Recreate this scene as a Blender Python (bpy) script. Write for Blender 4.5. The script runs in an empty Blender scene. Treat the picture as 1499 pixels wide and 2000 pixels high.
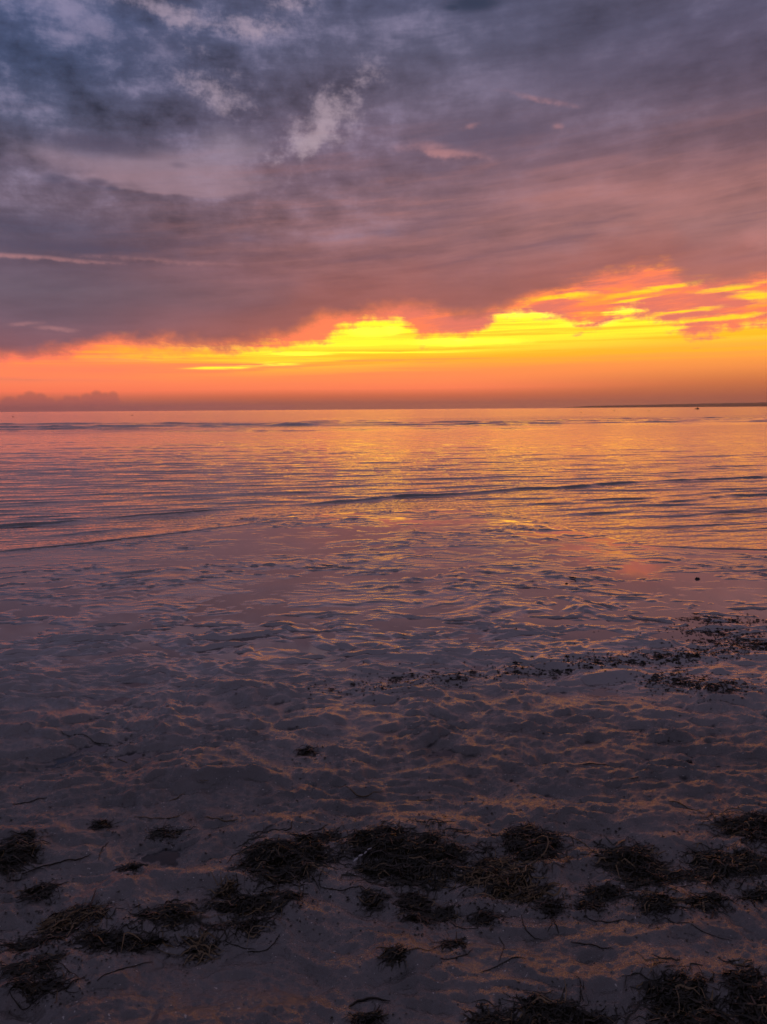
import bpy, math, random
import numpy as np
from mathutils import Matrix, Vector, Euler

SC = bpy.context.scene
COL = SC.collection
rnd = random.Random(11)
rng = np.random.default_rng(5)
R = math.radians

# ------------------------------------------------------------------ camera
CAM_H = 1.62
FPX = 1511.0                       # focal length in photograph pixels (1499 x 2000)
cam_d = bpy.data.cameras.new('camera')
cam_d.sensor_fit = 'VERTICAL'
cam_d.sensor_height = 24.0
cam_d.lens = 24.0 * FPX / 2000.0
cam_d.clip_start = 0.05
cam_d.clip_end = 60000.0
cam = bpy.data.objects.new('camera', cam_d)
COL.objects.link(cam)
CAM_M = (Matrix.Translation((0, 0, CAM_H)) @ Matrix.Rotation(R(90 - 7.58), 4, 'X')
         @ Matrix.Rotation(R(-0.42), 4, 'Z'))
cam.matrix_world = CAM_M
SC.camera = cam
ROT = CAM_M.to_3x3()


def ray(u, v):
    d = ROT @ Vector(((u - 749.5) / FPX, -(v - 1000.0) / FPX, -1.0))
    return d.normalized()


def azel(u, v):
    d = ray(u, v)
    return math.degrees(math.atan2(d.x, d.y)), math.degrees(math.asin(d.z))


def flat(u, v, z=0.0):
    d = ray(u, v)
    t = (z - CAM_H) / d.z
    return d.x * t, d.y * t


# ------------------------------------------------------------------ colour management
SC.view_settings.view_transform = 'Standard'
SC.view_settings.look = 'None'
SC.view_settings.exposure = 0.0
SC.view_settings.gamma = 1.0
SC.view_settings.use_curve_mapping = False


def lin(r, g, b, k=1.0):
    def f(c):
        c /= 255.0
        return c / 12.92 if c <= 0.04045 else ((c + 0.055) / 1.055) ** 2.4
    return (f(r) * k, f(g) * k, f(b) * k, 1.0)


# ------------------------------------------------------------------ node expressions
class NT:
    """small expression layer over a node tree"""
    def __init__(self, tree):
        self.t = tree

    def node(self, typ, **kw):
        n = self.t.nodes.new(typ)
        for k, v in kw.items():
            setattr(n, k, v)
        return n

    def put(self, sock, v):
        if isinstance(v, E):
            self.t.links.new(v.s, sock)
        elif v is not None:
            sock.default_value = v

    def math(self, op, a, b=None, c=None, clamp=False):
        n = self.node('ShaderNodeMath', operation=op, use_clamp=clamp)
        self.put(n.inputs[0], a)
        if b is not None:
            self.put(n.inputs[1], b)
        if c is not None:
            self.put(n.inputs[2], c)
        return E(self, n.outputs[0])

    def sstep(self, a, b, x):
        n = self.node('ShaderNodeMapRange', interpolation_type='SMOOTHSTEP')
        flip = isinstance(a, (int, float)) and isinstance(b, (int, float)) and a > b
        if flip:
            a, b = b, a
        self.put(n.inputs['Value'], x)
        self.put(n.inputs['From Min'], a)
        self.put(n.inputs['From Max'], b)
        n.inputs['To Min'].default_value = 1.0 if flip else 0.0
        n.inputs['To Max'].default_value = 0.0 if flip else 1.0
        return E(self, n.outputs[0])

    def gauss(self, x, c, w):
        d = (x - c) * (1.0 / w)
        return self.math('EXPONENT', d * d * -1.0)

    def blob(self, x, y, cx, cy, wx, wy):
        a = (x - cx) * (1.0 / wx)
        b = (y - cy) * (1.0 / wy)
        return self.math('EXPONENT', (a * a + b * b) * -1.0)

    def vec(self, x, y, z=0.0):
        n = self.node('ShaderNodeCombineXYZ')
        for i, v in enumerate((x, y, z)):
            self.put(n.inputs[i], v)
        return E(self, n.outputs[0])

    def sep(self, v):
        n = self.node('ShaderNodeSeparateXYZ')
        self.put(n.inputs[0], v)
        return [E(self, o) for o in n.outputs]

    def noise(self, v, scale, detail=4.0, rough=0.5, dist=0.0, color=False, lac=2.0):
        n = self.node('ShaderNodeTexNoise')
        self.put(n.inputs['Vector'], v)
        n.inputs['Scale'].default_value = scale
        n.inputs['Detail'].default_value = detail
        n.inputs['Roughness'].default_value = rough
        n.inputs['Lacunarity'].default_value = lac
        n.inputs['Distortion'].default_value = dist
        return E(self, n.outputs['Color' if color else 'Fac'])

    def curve(self, x, pts, lo, hi):
        """piecewise curve y(x); pts [(x, y)]"""
        xs = [p[0] for p in pts]
        ys = [p[1] for p in pts]
        x0, x1 = min(xs), max(xs)
        n = self.node('ShaderNodeFloatCurve')
        cv = n.mapping.curves[0]
        q = sorted(((a - x0) / (x1 - x0), (b - lo) / (hi - lo)) for a, b in pts)
        cv.points[0].location = q[0]
        cv.points[1].location = q[-1]
        for p in q[1:-1]:
            cv.points.new(*p)
        n.mapping.update()
        self.put(n.inputs['Value'], (x - x0) * (1.0 / (x1 - x0)))
        return E(self, n.outputs[0]) * (hi - lo) + lo

    def ramp(self, x, stops, x0, x1):
        n = self.node('ShaderNodeValToRGB')
        el = n.color_ramp.elements
        st = sorted(((min(max((a - x0) / (x1 - x0), 0), 1), c) for a, c in stops), key=lambda q: q[0])
        el[0].position, el[0].color = st[0]
        el[1].position, el[1].color = st[-1]
        for p, c in st[1:-1]:
            e = el.new(p)
            e.color = c
        self.put(n.inputs[0], (x - x0) * (1.0 / (x1 - x0)))
        return E(self, n.outputs[0])

    def mix(self, f, a, b, mode='MIX'):
        n = self.node('ShaderNodeMix', data_type='RGBA', blend_type=mode)
        self.put(n.inputs['Factor'], f)
        self.put(n.inputs['A'], a)
        self.put(n.inputs['B'], b)
        return E(self, n.outputs['Result'])

    def scale(self, c, f):
        n = self.node('ShaderNodeVectorMath', operation='SCALE')
        self.put(n.inputs[0], c)
        self.put(n.inputs['Scale'], f)
        return E(self, n.outputs[0])


class E:
    def __init__(self, nt, s):
        self.nt, self.s = nt, s

    def __add__(self, o): return self.nt.math('ADD', self, o)
    def __radd__(self, o): return self.nt.math('ADD', o, self)
    def __sub__(self, o): return self.nt.math('SUBTRACT', self, o)
    def __rsub__(self, o): return self.nt.math('SUBTRACT', o, self)
    def __mul__(self, o): return self.nt.math('MULTIPLY', self, o)
    def __rmul__(self, o): return self.nt.math('MULTIPLY', o, self)
    def __truediv__(self, o): return self.nt.math('DIVIDE', self, o)
    def clamp(self): return self.nt.math('ADD', self, 0.0, clamp=True)


# ------------------------------------------------------------------ world: dusk sky with its cloud deck
SUN_AZ, SUN_EL = 0.5, 4.5
world = bpy.data.worlds.new('World')
SC.world = world
world.use_nodes = True


def build_sky(tree):
    tree.nodes.clear()
    N = NT(tree)
    tc = N.node('ShaderNodeTexCoord')
    D = E(N, tc.outputs['Generated'])
    dx, dy, dz = N.sep(D)
    az = N.math('ARCTAN2', dx, dy) * (180 / math.pi)
    el = N.math('ARCSINE', dz) * (180 / math.pi)
    aaz = N.math('ABSOLUTE', az)
    # point where the view ray meets a flat cloud layer
    h = N.math('MAXIMUM', dz, 0.0) + 0.10
    px, py = dx / h, dy / h
    P = N.vec(px, py, 0.0)

    sky = N.node('ShaderNodeTexSky', sky_type='NISHITA', sun_disc=False)
    sky.sun_elevation = R(SUN_EL)
    sky.sun_rotation = R(SUN_AZ)
    sky.dust_density = 3.0
    sky.ozone_density = 2.0
    clear = N.scale(E(N, sky.outputs[0]), 0.08)

    def stops(u, rows):
        return [(azel(u, v)[1], lin(*c)) for v, c in rows]

    EL1 = 34.0
    left = N.ramp(el, stops(0, [
        (700, (176, 102, 98)), (672, (132, 90, 98)), (620, (110, 87, 100)), (560, (104, 89, 103)), (505, (104, 87, 103)),
        (440, (88, 80, 99)), (385, (104, 90, 107)), (310, (106, 96, 117)), (220, (84, 87, 113)),
        (110, (70, 80, 111)), (0, (76, 86, 120)), (-200, (88, 86, 107))]), 0, EL1)
    mid = N.ramp(el, stops(749, [
        (650, (166, 102, 96)), (600, (146, 97, 98)), (530, (154, 103, 104)), (450, (142, 104, 110)),
        (380, (130, 102, 114)), (300, (116, 97, 115)), (200, (106, 96, 117)), (100, (92, 90, 114)),
        (0, (84, 86, 113)), (-200, (90, 86, 106))]), 0, EL1)
    right = N.ramp(el, stops(1499, [
        (560, (178, 114, 102)), (500, (162, 110, 108)), (420, (160, 114, 113)), (360, (154, 111, 113)),
        (280, (132, 102, 113)), (200, (109, 91, 107)), (100, (99, 89, 111)), (0, (92, 87, 111)),
        (-200, (92, 86, 105))]), 0, EL1)
    base = N.mix(N.sstep(-25, 1, az), left, mid)
    base = N.mix(N.sstep(2, 26, az), base, right)

    # --- cloud texture: broad rolls, finer billows, drawn out streaks
    w = N.noise(P, 0.55, 3, 0.5, color=True)
    wx, wy, _ = N.sep(w)
    PW = N.vec(px + (wx - 0.5) * 1.4, py + (wy - 0.5) * 1.8, 0.0)
    big = N.noise(PW, 0.8, 6, 0.58)
    rg = N.noise(N.vec(az * 0.22 + (wx - .5) * .8, el * 0.36 + (wy - .5) * .8, 4.0), 1.0, 8, 0.56, dist=0.0)
    st = N.noise(N.vec(az * 0.06 + (wx - .5) * 1.1, (el - az * 0.05) * 0.40 + (wy - .5) * 1.2, 0.3), 1.0, 6, 0.60)
    r_ = rg - 0.5
    rf = N.noise(N.vec(az * 0.62 + (wx - .5) * 1.2, el * 0.80 + (wy - .5) * 1.2, 6.0), 1.0, 7, 0.66, dist=0.0) - 0.5
    calm = N.sstep(0, 20, el) * 0.72 + 0.28                      # the base of the deck is smoother
    mleft = N.sstep(12, -14, az) * 0.62 + 0.30                   # rolls are stronger on the left
    mod = ((big - 0.5) * 1.15 + (r_ * 1.4 + rf * .85) * N.sstep(6, 16, el)) * calm * mleft + (st - 0.5) * (0.60 * calm + 0.30) + r_ * 0.22
    c = N.scale(base, (mod * 1.35 + 1.0))
    # thin places brighten towards pale lilac
    cool = N.mix(N.sstep(0.0, 0.5, mod), c, lin(162, 148, 174))
    c = N.mix(N.sstep(8, 14, el) * 0.5, c, cool)

    def pb(u, v, wu, wv, k=0.0):
        a, e = azel(u, v)
        return N.blob(az, el - (az - a) * k if k else el, a, e, wu * 0.037, wv * 0.034)

    # openings where the higher, paler layer shows
    opening = N.mix(0.82, clear, lin(180, 158, 178))
    field = None
    for (u, v, wu, wv, k, g) in [(655, 215, 75, 42, .5, .82), (612, 272, 40, 26, 1.0, .9), (690, 178, 36, 34, 0.5, 0.7), (548, 305, 40, 18, .3, 0.62),
                                 (290, 5, 80, 22, -.2, 0.85), (480, 52, 70, 16, 0, 0.7), (425, 185, 60, 22, -.3, 0.78), (560, 8, 60, 16, 0, 0.5), (400, 110, 90, 16, -.4, .45)]:
        m = pb(u, v, wu * 1.30, wv * 1.40, k) * g
        field = m if field is None else N.math('MAXIMUM', field, m)
    m = N.sstep(0.20, 1.25, field * 1.0 + r_ * 1.6 + rf * 2.8) * N.sstep(0.02, 0.5, field)
    c = N.mix(m * 0.60, c, opening)
    # calm pale window on the left with a cloud rim below
    a0, e0 = azel(330, 388)
    rim = (el - e0) + (az - a0) * (az - a0) * -0.014 + r_ * 0.8
    m = pb(335, 345, 190, 50) * N.sstep(-0.05, 0.35, rim)
    m2 = pb(170, 322, 190, 30, -.10)
    m3 = pb(460, 295, 90, 45)
    m = N.sstep(0.15, 0.8, N.math('MAXIMUM', N.math('MAXIMUM', m, m2 * 0.62), m3 * 0.62) + r_ * 0.9)
    c = N.mix(m * 0.72, c, N.mix(N.sstep(14.5, 18.5, el), lin(160, 130, 142), lin(144, 130, 148)))
    # slate cloudlets
    for sel, dark, op in ((0, lin(84, 77, 98), .72), (1, lin(50, 58, 80), .85)):
        field = None
        for (u, v, wu, wv, g) in ([(200, 283, 100, 22, 0.9), (262, 300, 70, 13, 0.75), (105, 350, 22, 12, 0.8), (190, 356, 24, 9, 0.8), (217, 366, 16, 8, 0.8), (138, 362, 14, 8, 0.7),
                                   (348, 322, 20, 8, 0.6), (70, 445, 260, 26, 0.6), (150, 486, 260, 17, 0.85),
                                   (300, 80, 150, 45, 0.4), (1110, 140, 220, 34, 0.5), (960, 262, 150, 40, 0.62), (870, 335, 110, 16, 0.55),
                                   (800, 460, 130, 26, 0.42), (420, 460, 160, 16, .45)] if sel == 0 else [(925, 6, 56, 16, 1.0), (888, 14, 26, 8, 0.9)]):
            m = pb(u, v, wu * 1.15, wv * 1.15) * g
            field = m if field is None else N.math('MAXIMUM', field, m)
        m = N.sstep(0.25, 1.0, field + (r_ * 1.1 + (st - .5) * .6) * (1.0 if sel == 0 else .25)) * N.sstep(0.03, 0.4, field)
        c = N.mix(m * op, c, dark)
    # pink wisps
    field = None
    for (u, v, wu, wv, k, g) in [(880, 298, 80, 9, -0.16, .85), (830, 284, 60, 10, -.05, .6), (1090, 247, 12, 5, 0, .7), (922, 246, 20, 5, .15, .6),
                                 (1060, 192, 90, 6, -0.26, .36), (40, 501, 170, 4, -0.01, .8), (300, 507, 200, 5, -0.02, .42), (110, 641, 40, 4, -0.05, .7), (60, 632, 40, 4, .05, .55),
                                 (1490, 468, 60, 20, 0, .8)]:
        a, e = azel(u, v)
        q = N.blob(az, (el - (az - a) * k) + (r_ + rf * .5) * min(1.3, wv / 7.0), a, e, wu * .037, wv * .034 * 1.3) * g
        field = q if field is None else N.math('MAXIMUM', field, q)
    c = N.mix(N.sstep(0.10, 1.1, field + (r_ * 0.9 + rf * 1.3) * N.sstep(.03, .3, field)) * 0.55, c, lin(204, 142, 140))
    stri = N.noise(N.vec(az * 0.11 + (wy - .5) * 1.5, (el - az * .09) * 1.15 + (wx - .5) * 2.2, 9.0), 1.0, 6, .62)
    c = N.mix(N.sstep(.45, .72, stri) * N.gauss(el, 12.5, 4.5) * N.sstep(-26, 0, az) * .42, c, lin(186, 126, 122))
    c = N.mix(N.sstep(.50, .28, stri) * N.gauss(el, 13.5, 5.5) * .40, c, lin(98, 80, 98))
    glowband = N.gauss(el - az * 0.02, azel(1100, 385)[1] - .35, 2.2) * N.sstep(-2, 18, az)
    c = N.mix(glowband * (0.24 + (st - .5) * 1.0), c, lin(196, 128, 118))

    # --- edge of the deck and of the brilliant layer beneath it
    edge_pts = [(-400, 700), (-100, 698), (0, 692), (90, 686), (150, 676), (210, 660), (300, 660), (400, 668), (480, 664), (540, 650),
                (590, 622), (650, 606), (720, 602), (790, 590), (850, 594), (890, 606), (940, 606), (985, 592), (1050, 570), (1120, 556),
                (1180, 530), (1270, 512), (1340, 540), (1410, 545), (1499, 528), (1600, 520), (1800, 560), (2100, 640)]
    ep = [azel(u, v) for u, v in edge_pts]
    ep = [(-180.0, 1.5), (-90.0, 2.0)] + ep + [(90.0, 2.5), (180.0, 1.5)]
    edge = N.curve(az, ep, -2.0, 14.0)
    e2 = [(-300, 705), (100, 690), (300, 676), (450, 670), (560, 668), (630, 656), (655, 640), (690, 630), (725, 618), (775, 618), (800, 630), (822, 654), (850, 658),
          (880, 646), (905, 650), (930, 645), (955, 622), (970, 606), (1030, 606), (1090, 616), (1120, 628), (1150, 630), (1185, 612), (1210, 600),
          (1255, 600), (1270, 618), (1310, 626), (1340, 642), (1400, 644), (1499, 624), (1650, 640), (2000, 690)]
    e2 = [(-180.0, 1.0), (-70.0, 1.5)] + [azel(u, v) for u, v in e2] + [(75.0, 2.0), (180.0, 1.0)]
    inner = N.curve(az, e2, -2.0, 14.0)
    en = N.noise(N.vec(az * 0.34 + (wx - .5) * 2, el * 0.60, 1.7), 1.0, 7, 0.62)
    ra = N.noise(N.vec(az * 0.13 + (wx - .5) * 1.2, el * 0.95 - az * 0.06 + (wy - .5), 2.0), 1.0, 8, 0.62, dist=0.5)
    sb = N.noise(N.vec(az * 0.10 + (wx - .5), el * 2.7, 8.0), 1.0, 6, 0.6)
    onright = N.sstep(8, 13, az)
    d = edge - el + (en - 0.5) * 1.9 + rf * .8 + onright * (ra - .5) * 2.4      # >0 below the deck
    d2 = inner - el + (en - 0.5) * 1.3 + rf * 2.2 + (sb - .5) * 1.1 + onright * (ra - .5) * 2.6   # >0 in the brilliant layer
    soak = N.sstep(-3.4, 0.0, d) * N.sstep(-22, -6, az) * 0.40 * N.sstep(75, 30, aaz)
    c = N.mix(soak, c, lin(180, 102, 88))

    # --- the glowing gap under the deck
    gl = N.ramp(el, stops(0, [(803, (160, 92, 90)), (792, (168, 95, 88)), (780, (204, 108, 84)), (764, (238, 122, 80)), (740, (244, 134, 80)), (715, (246, 132, 82)),
                              (695, (248, 132, 80)), (680, (250, 124, 76)), (640, (250, 120, 80))]), -1.0, 14.0)
    gm = N.ramp(el, [(azel(749, v)[1], lin(*q)) for v, q in [(799, (158, 88, 78)), (786, (168, 93, 78)), (774, (206, 106, 74)), (758, (240, 128, 78)), (740, (242, 139, 76)), (716, (246, 148, 70)),
                                (702, (250, 172, 44)), (692, (252, 196, 6)), (682, (255, 218, 0)), (655, (255, 235, 0)), (620, (255, 244, 6)), (560, (252, 170, 40))]], -1.0, 14.0)
    gr = N.ramp(el, stops(1499, [(793, (156, 90, 74)), (772, (170, 95, 72)), (745, (206, 116, 70)), (715, (232, 144, 68)), (690, (240, 162, 62)),
                                 (668, (243, 176, 50)), (650, (248, 200, 26)), (636, (254, 212, 0)), (600, (254, 206, 10)), (540, (250, 160, 50)), (500, (245, 130, 80))]), -1.0, 14.0)
    g = N.mix(N.sstep(-23, -6, az), gl, gm)
    g = N.mix(N.sstep(2, 27, az), g, gr)
    # long level streaks crossing the gap
    sa = N.noise(N.vec(az * 0.045, el * 1.5 - az * 0.012, 5.0), 1.0, 5, 0.55, dist=0.4)
    ystreak = N.sstep(0.47, 0.60, sa) * N.blob(az, el, azel(520, 694)[0], azel(520, 694)[1], 11.0, 0.95)
    g = N.mix(ystreak * 0.95, g, lin(255, 216, 0, 1.0))
    field = None
    for (u, v, wu, wv) in [(540, 691, 150, 5.5), (430, 718, 75, 3.6), (500, 712, 110, 2.5), (690, 670, 140, 8), (420, 678, 90, 5), (700, 690, 260, 3)]:
        a, e = azel(u, v)
        q = N.blob(az, el - (az - a) * 0.012 + (sb - .5) * 0.8, a, e, wu * .037, wv * .036)
        field = q if field is None else N.math('MAXIMUM', field, q)
    g = N.mix(N.sstep(0.2, 0.9, field) * 0.9, g, lin(255, 236, 8, 1.1))
    ostreak = N.sstep(0.52, 0.66, sb) * N.gauss(el, azel(500, 712)[1], 1.2) * N.sstep(14, -4, az)
    g = N.mix(ostreak * 0.65, g, lin(228, 128, 88))
    lilac = N.sstep(0.52, 0.66, sa + (sb - .5) * .5) * N.gauss(el, azel(100, 710)[1], 1.2) * N.sstep(-8, -22, az)
    g = N.mix(lilac * 0.5, g, lin(205, 116, 104))
    # bands of thinner and thicker veil inside the brilliant layer
    veil = N.noise(N.vec(az * 0.05 + (wy - .5) * .6, el * 2.3 - az * .02 + (wx - .5) * .5, 12.0), 1.0, 7, 0.62)
    g = N.mix(N.sstep(.44, .66, veil) * N.sstep(2.6, 4.0, el) * .75, g, lin(250, 178, 20))
    g = N.mix(N.sstep(.56, .42, veil) * N.sstep(4.4, 6.0, el) * N.sstep(-12, -2, az) * .8, g, lin(255, 242, 0))
    # brilliant knots
    field = None
    for (u, v, wu, wv) in [(765, 645, 30, 11), (720, 648, 45, 12), (1035, 614, 80, 8), (1215, 606, 50, 9), (1160, 632, 60, 7), (900, 668, 130, 9), (590, 691, 70, 4.5)]:
        q = pb(u, v, wu * 1.15, wv * 1.15)
        field = q if field is None else N.math('MAXIMUM', field, q)
    g = N.mix(N.sstep(0.3, 1.0, field + (en - .5) * 0.8) * 0.9, g, lin(255, 246, 40, 1.25))
    # lit cloud between the deck and the brilliant layer: coral, with yellow filaments on the right
    coral = N.mix(N.sstep(-18, -4, az), lin(250, 124, 84), lin(240, 130, 80))
    coral = N.mix(N.sstep(0.60, 0.40, ra) * 0.75 * N.sstep(-6, 6, az), coral, lin(214, 118, 104))
    field = None
    for (u, v, wu, wv, k) in [(1090, 578, 75, 6, .03), (1270, 566, 110, 5, .10), (1400, 622, 90, 6, .06), (1330, 612, 70, 5, .1), (1475, 580, 35, 12, -.1), (1240, 584, 40, 4, .1), (1440, 560, 60, 5, .1)]:
        a, e = azel(u, v)
        q = N.blob(az, (el - (az - a) * k) + (ra - .5) * 1.3, a, e, wu * .037, wv * .036)
        field = q if field is None else N.math('MAXIMUM', field, q)
    coral = N.mix(N.sstep(0.15, 1.05, field + (sb - .5) * 1.6 + rf * 1.2), coral, lin(254, 206, 6))
    coral = N.mix(N.sstep(0.54, 0.64, ra + (sb - .5) * .5) * onright * 0.55, coral, lin(252, 158, 52))
    lay = N.sstep(0.75, -0.25, d2 + (sb - .5) * .9) * N.sstep(-26, -10, az)
    lay = N.math('MAXIMUM', lay, N.sstep(0.9, 0.1, d) * 0.9)
    g = N.mix(lay, g, coral)
    # cumulus heads on the horizon, seen against the glow
    hd = None
    wob = (N.noise(N.vec(az, el, 3.0), 1.5, 4, 0.6) - .5) * 0.20 + .04
    for (u, v, r) in [(60, 779, 13), (44, 784, 11), (78, 783, 13), (20, 791, 14), (97, 791, 12), (-20, 788, 16), (-60, 784, 18), (133, 782, 9), (147, 787, 11), (121, 789, 8), (170, 780, 10),
                      (190, 774, 10), (205, 778, 10), (221, 775, 9), (225, 784, 8), (178, 789, 15), (208, 790, 15), (-130, 780, 26), (-220, 786, 22)]:
        a, e = azel(u, v)
        ddx, ddy = (az - a), (el - e)
        q = (r * 0.036) - N.math('SQRT', ddx * ddx + ddy * ddy)
        hd = q if hd is None else N.math('MAXIMUM', hd, q)
    bank = azel(0, 796)[1] + N.blob(az, az, azel(430, 790)[0], azel(430, 790)[0], 4.0, 4.0) * 0.2 - el
    hd = N.math('MAXIMUM', hd, N.math('MINIMUM', bank, (azel(560, 700)[0] - az) * 0.1)) + wob
    g = N.mix(N.sstep(-0.12, 0.16, hd) * (0.46 + wob * 1.2), g, lin(166, 91, 90))
    # the glow dies away towards the sides and behind
    away = N.sstep(38, 115, aaz)
    g = N.mix(away, g, N.ramp(el, [(0, lin(98, 82, 94)), (6, lin(104, 86, 99)), (12, lin(96, 84, 100))], 0, 12))
    c = N.mix(away, c, N.ramp(el, [(0, lin(98, 82, 96)), (15, lin(94, 84, 101)), (34, lin(90, 86, 106))], 0, 34))
    under = N.sstep(-0.55, 0.85, d)
    out = N.mix(under, c, g)
    # the brilliant layer is far brighter than the sensor could hold: its red runs over
    r0, g0, b0 = N.sep(out)
    over = N.sstep(0.30, 0.75, g0)
    warm = N.sstep(0.55, 0.95, r0) * N.sstep(0.0, 1.2, el)
    out = N.vec(r0 + over * r0 * 1.0 + warm * r0 * 0.25, g0 * (over * 0.12 + warm * 0.08 + 1.0), b0 * (warm * .30 + 1.0) + over * 0.035)
    out = N.mix(N.sstep(0.0, -1.5, el), out, lin(120, 80, 80))
    bg = N.node('ShaderNodeBackground')
    N.put(bg.inputs['Color'], out)
    bg.inputs['Strength'].default_value = 1.0
    wo = N.node('ShaderNodeOutputWorld')
    tree.links.new(bg.outputs[0], wo.inputs[0])


build_sky(world.node_tree)
world.cycles.sampling_method = 'NONE'        # a broad, soft sky: plain bounce rays find it cheaply
SC.cycles.max_bounces = 3
SC.cycles.diffuse_bounces = 1
SC.cycles.glossy_bounces = 2

# ------------------------------------------------------------------ veiled low sun
sun_d = bpy.data.lights.new('sun', 'SUN')
sun_d.energy = 0.085
sun_d.angle = R(60)
sun_d.color = (1.0, 0.46, 0.50)
sun = bpy.data.objects.new('sun', sun_d)
COL.objects.link(sun)
sd = Vector((math.sin(R(SUN_AZ)) * math.cos(R(SUN_EL)), math.cos(R(SUN_AZ)) * math.cos(R(SUN_EL)), math.sin(R(SUN_EL))))
sun.rotation_euler = sd.to_track_quat('Z', 'Y').to_euler()


# ------------------------------------------------------------------ numeric noise
_pg = np.random.default_rng(20)
PERM = np.concatenate([_pg.permutation(4096)] * 2).astype(np.int32)
_ga = _pg.random(4096) * 2 * np.pi
GX, GY = np.cos(_ga), np.sin(_ga)


def perlin(x, y, seed=0):
    x, y = np.broadcast_arrays(np.asarray(x, float), np.asarray(y, float))
    fx0, fy0 = np.floor(x), np.floor(y)
    fx, fy = x - fx0, y - fy0
    ix = (fx0.astype(np.int32) + seed * 131) & 4095
    iy = (fy0.astype(np.int32) + seed * 57) & 4095
    u = fx * fx * fx * (fx * (fx * 6 - 15) + 10)
    v = fy * fy * fy * (fy * (fy * 6 - 15) + 10)
    p0, p1 = PERM[ix], PERM[(ix + 1) & 4095]
    iy1 = (iy + 1) & 4095
    h = PERM[p0 + iy]
    n00 = GX[h] * fx + GY[h] * fy
    h = PERM[p1 + iy]
    n10 = GX[h] * (fx - 1) + GY[h] * fy
    h = PERM[p0 + iy1]
    n01 = GX[h] * fx + GY[h] * (fy - 1)
    h = PERM[p1 + iy1]
    n11 = GX[h] * (fx - 1) + GY[h] * (fy - 1)
    a = n00 + (n10 - n00) * u
    b = n01 + (n11 - n01) * u
    return (a + (b - a) * v) * 1.5


def fbm(x, y, seed=0, oct=4, gain=0.5):
    s, a, t = 0.0, 1.0, 0.0
    for i in range(oct):
        s = s + a * perlin(x * 2 ** i + 17.3 * i, y * 2 ** i - 9.1 * i, seed + i * 7)
        t += a
        a *= gain
    return s / t


def sst(a, b, x):
    t = np.clip((x - a) / (b - a), 0, 1)
    return t * t * (3 - 2 * t)


# ------------------------------------------------------------------ beach relief
shore_px = [(0, 1078), (180, 1060), (350, 1040), (470, 1016), (620, 1006), (740, 1000), (850, 993), (960, 1000), (1050, 1016),
            (1150, 1042), (1230, 1062), (1350, 1068), (1499, 1074)]
sp = [flat(u, v) for u, v in shore_px]
SX = np.array([-80.0, -14.0, -7.0] + [p[0] for p in sp] + [7.0, 14.0, 80.0])
SY = np.array([5.0, 7.2, 7.9] + [p[1] for p in sp] + [8.0, 7.4, 5.0])


def shore(x):
    s = np.interp(x, SX, SY)
    return (s + np.interp(x - .25, SX, SY) + np.interp(x + .25, SX, SY)) / 3


hollows = [(u, v, a, b, dpt) for u, v, a, b, dpt in [
    (1240, 1535, 0.22, 0.17, .022), (960, 1375, .22, .10, .014), (900, 1475, .16, .10, .016), (1100, 1580, .3, .1, .012), (330, 1690, .17, .13, .028),
    (640, 1870, .17, .12, .032), (480, 1920, .22, .12, .022), (700, 1960, .2, .1, .02), (860, 1590, .2, .08, .012), (380, 1600, .28, .10, .014),
    (60, 1620, .25, .12, .012), (250, 1740, .18, .06, .018), (130, 1500, .3, .12, .014), (800, 1350, .25, .08, .014), (560, 1480, .2, .1, .010),
    (1060, 1500, .2, .09, .012), (1400, 1400, .3, .1, .014), (1310, 1245, .5, .14, .010), (830, 1820, .16, .07, .016), (60, 1850, .14, .1, .014),
    (1130, 1855, .2, .1, .008), (300, 1880, .2, .08, .008), (200, 1400, .4, .2, .014), (620, 1300, .4, .12, .012)]]
humps = [(340, 1735, .12, .05, .030), (440, 1752, .12, .04, .022), (260, 1760, .12, .10, .022), (700, 1620, .25, .10, .014), (1170, 1610, .30, .07, .014),
         (500, 1360, .30, .10, .022), (440, 1345, .16, .08, .018), (600, 1440, .06, .05, .02), (1010, 1600, .2, .08, .012), (350, 1530, .2, .05, .018),
         (840, 1680, .2, .08, .008), (550, 1850, .15, .09, .012), (780, 1905, .3, .10, .014), (1300, 1640, .3, .12, .016), (200, 1840, .2, .08, .012),
         (1340, 1965, .15, .12, .035), (1475, 1955, .12, .10, .03), (795, 1650, .18, .09, .016), (1080, 1980, .2, .08, .02),
         (1280, 1290, .6, .10, .014), (900, 1290, .5, .10, .012), (1000, 1420, .35, .14, .014)]
HOL = [flat(u, v, 0.06) + (a, b, -d) for u, v, a, b, d in hollows] + [flat(u, v, 0.06) + (a, b, d) for u, v, a, b, d in humps]


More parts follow.
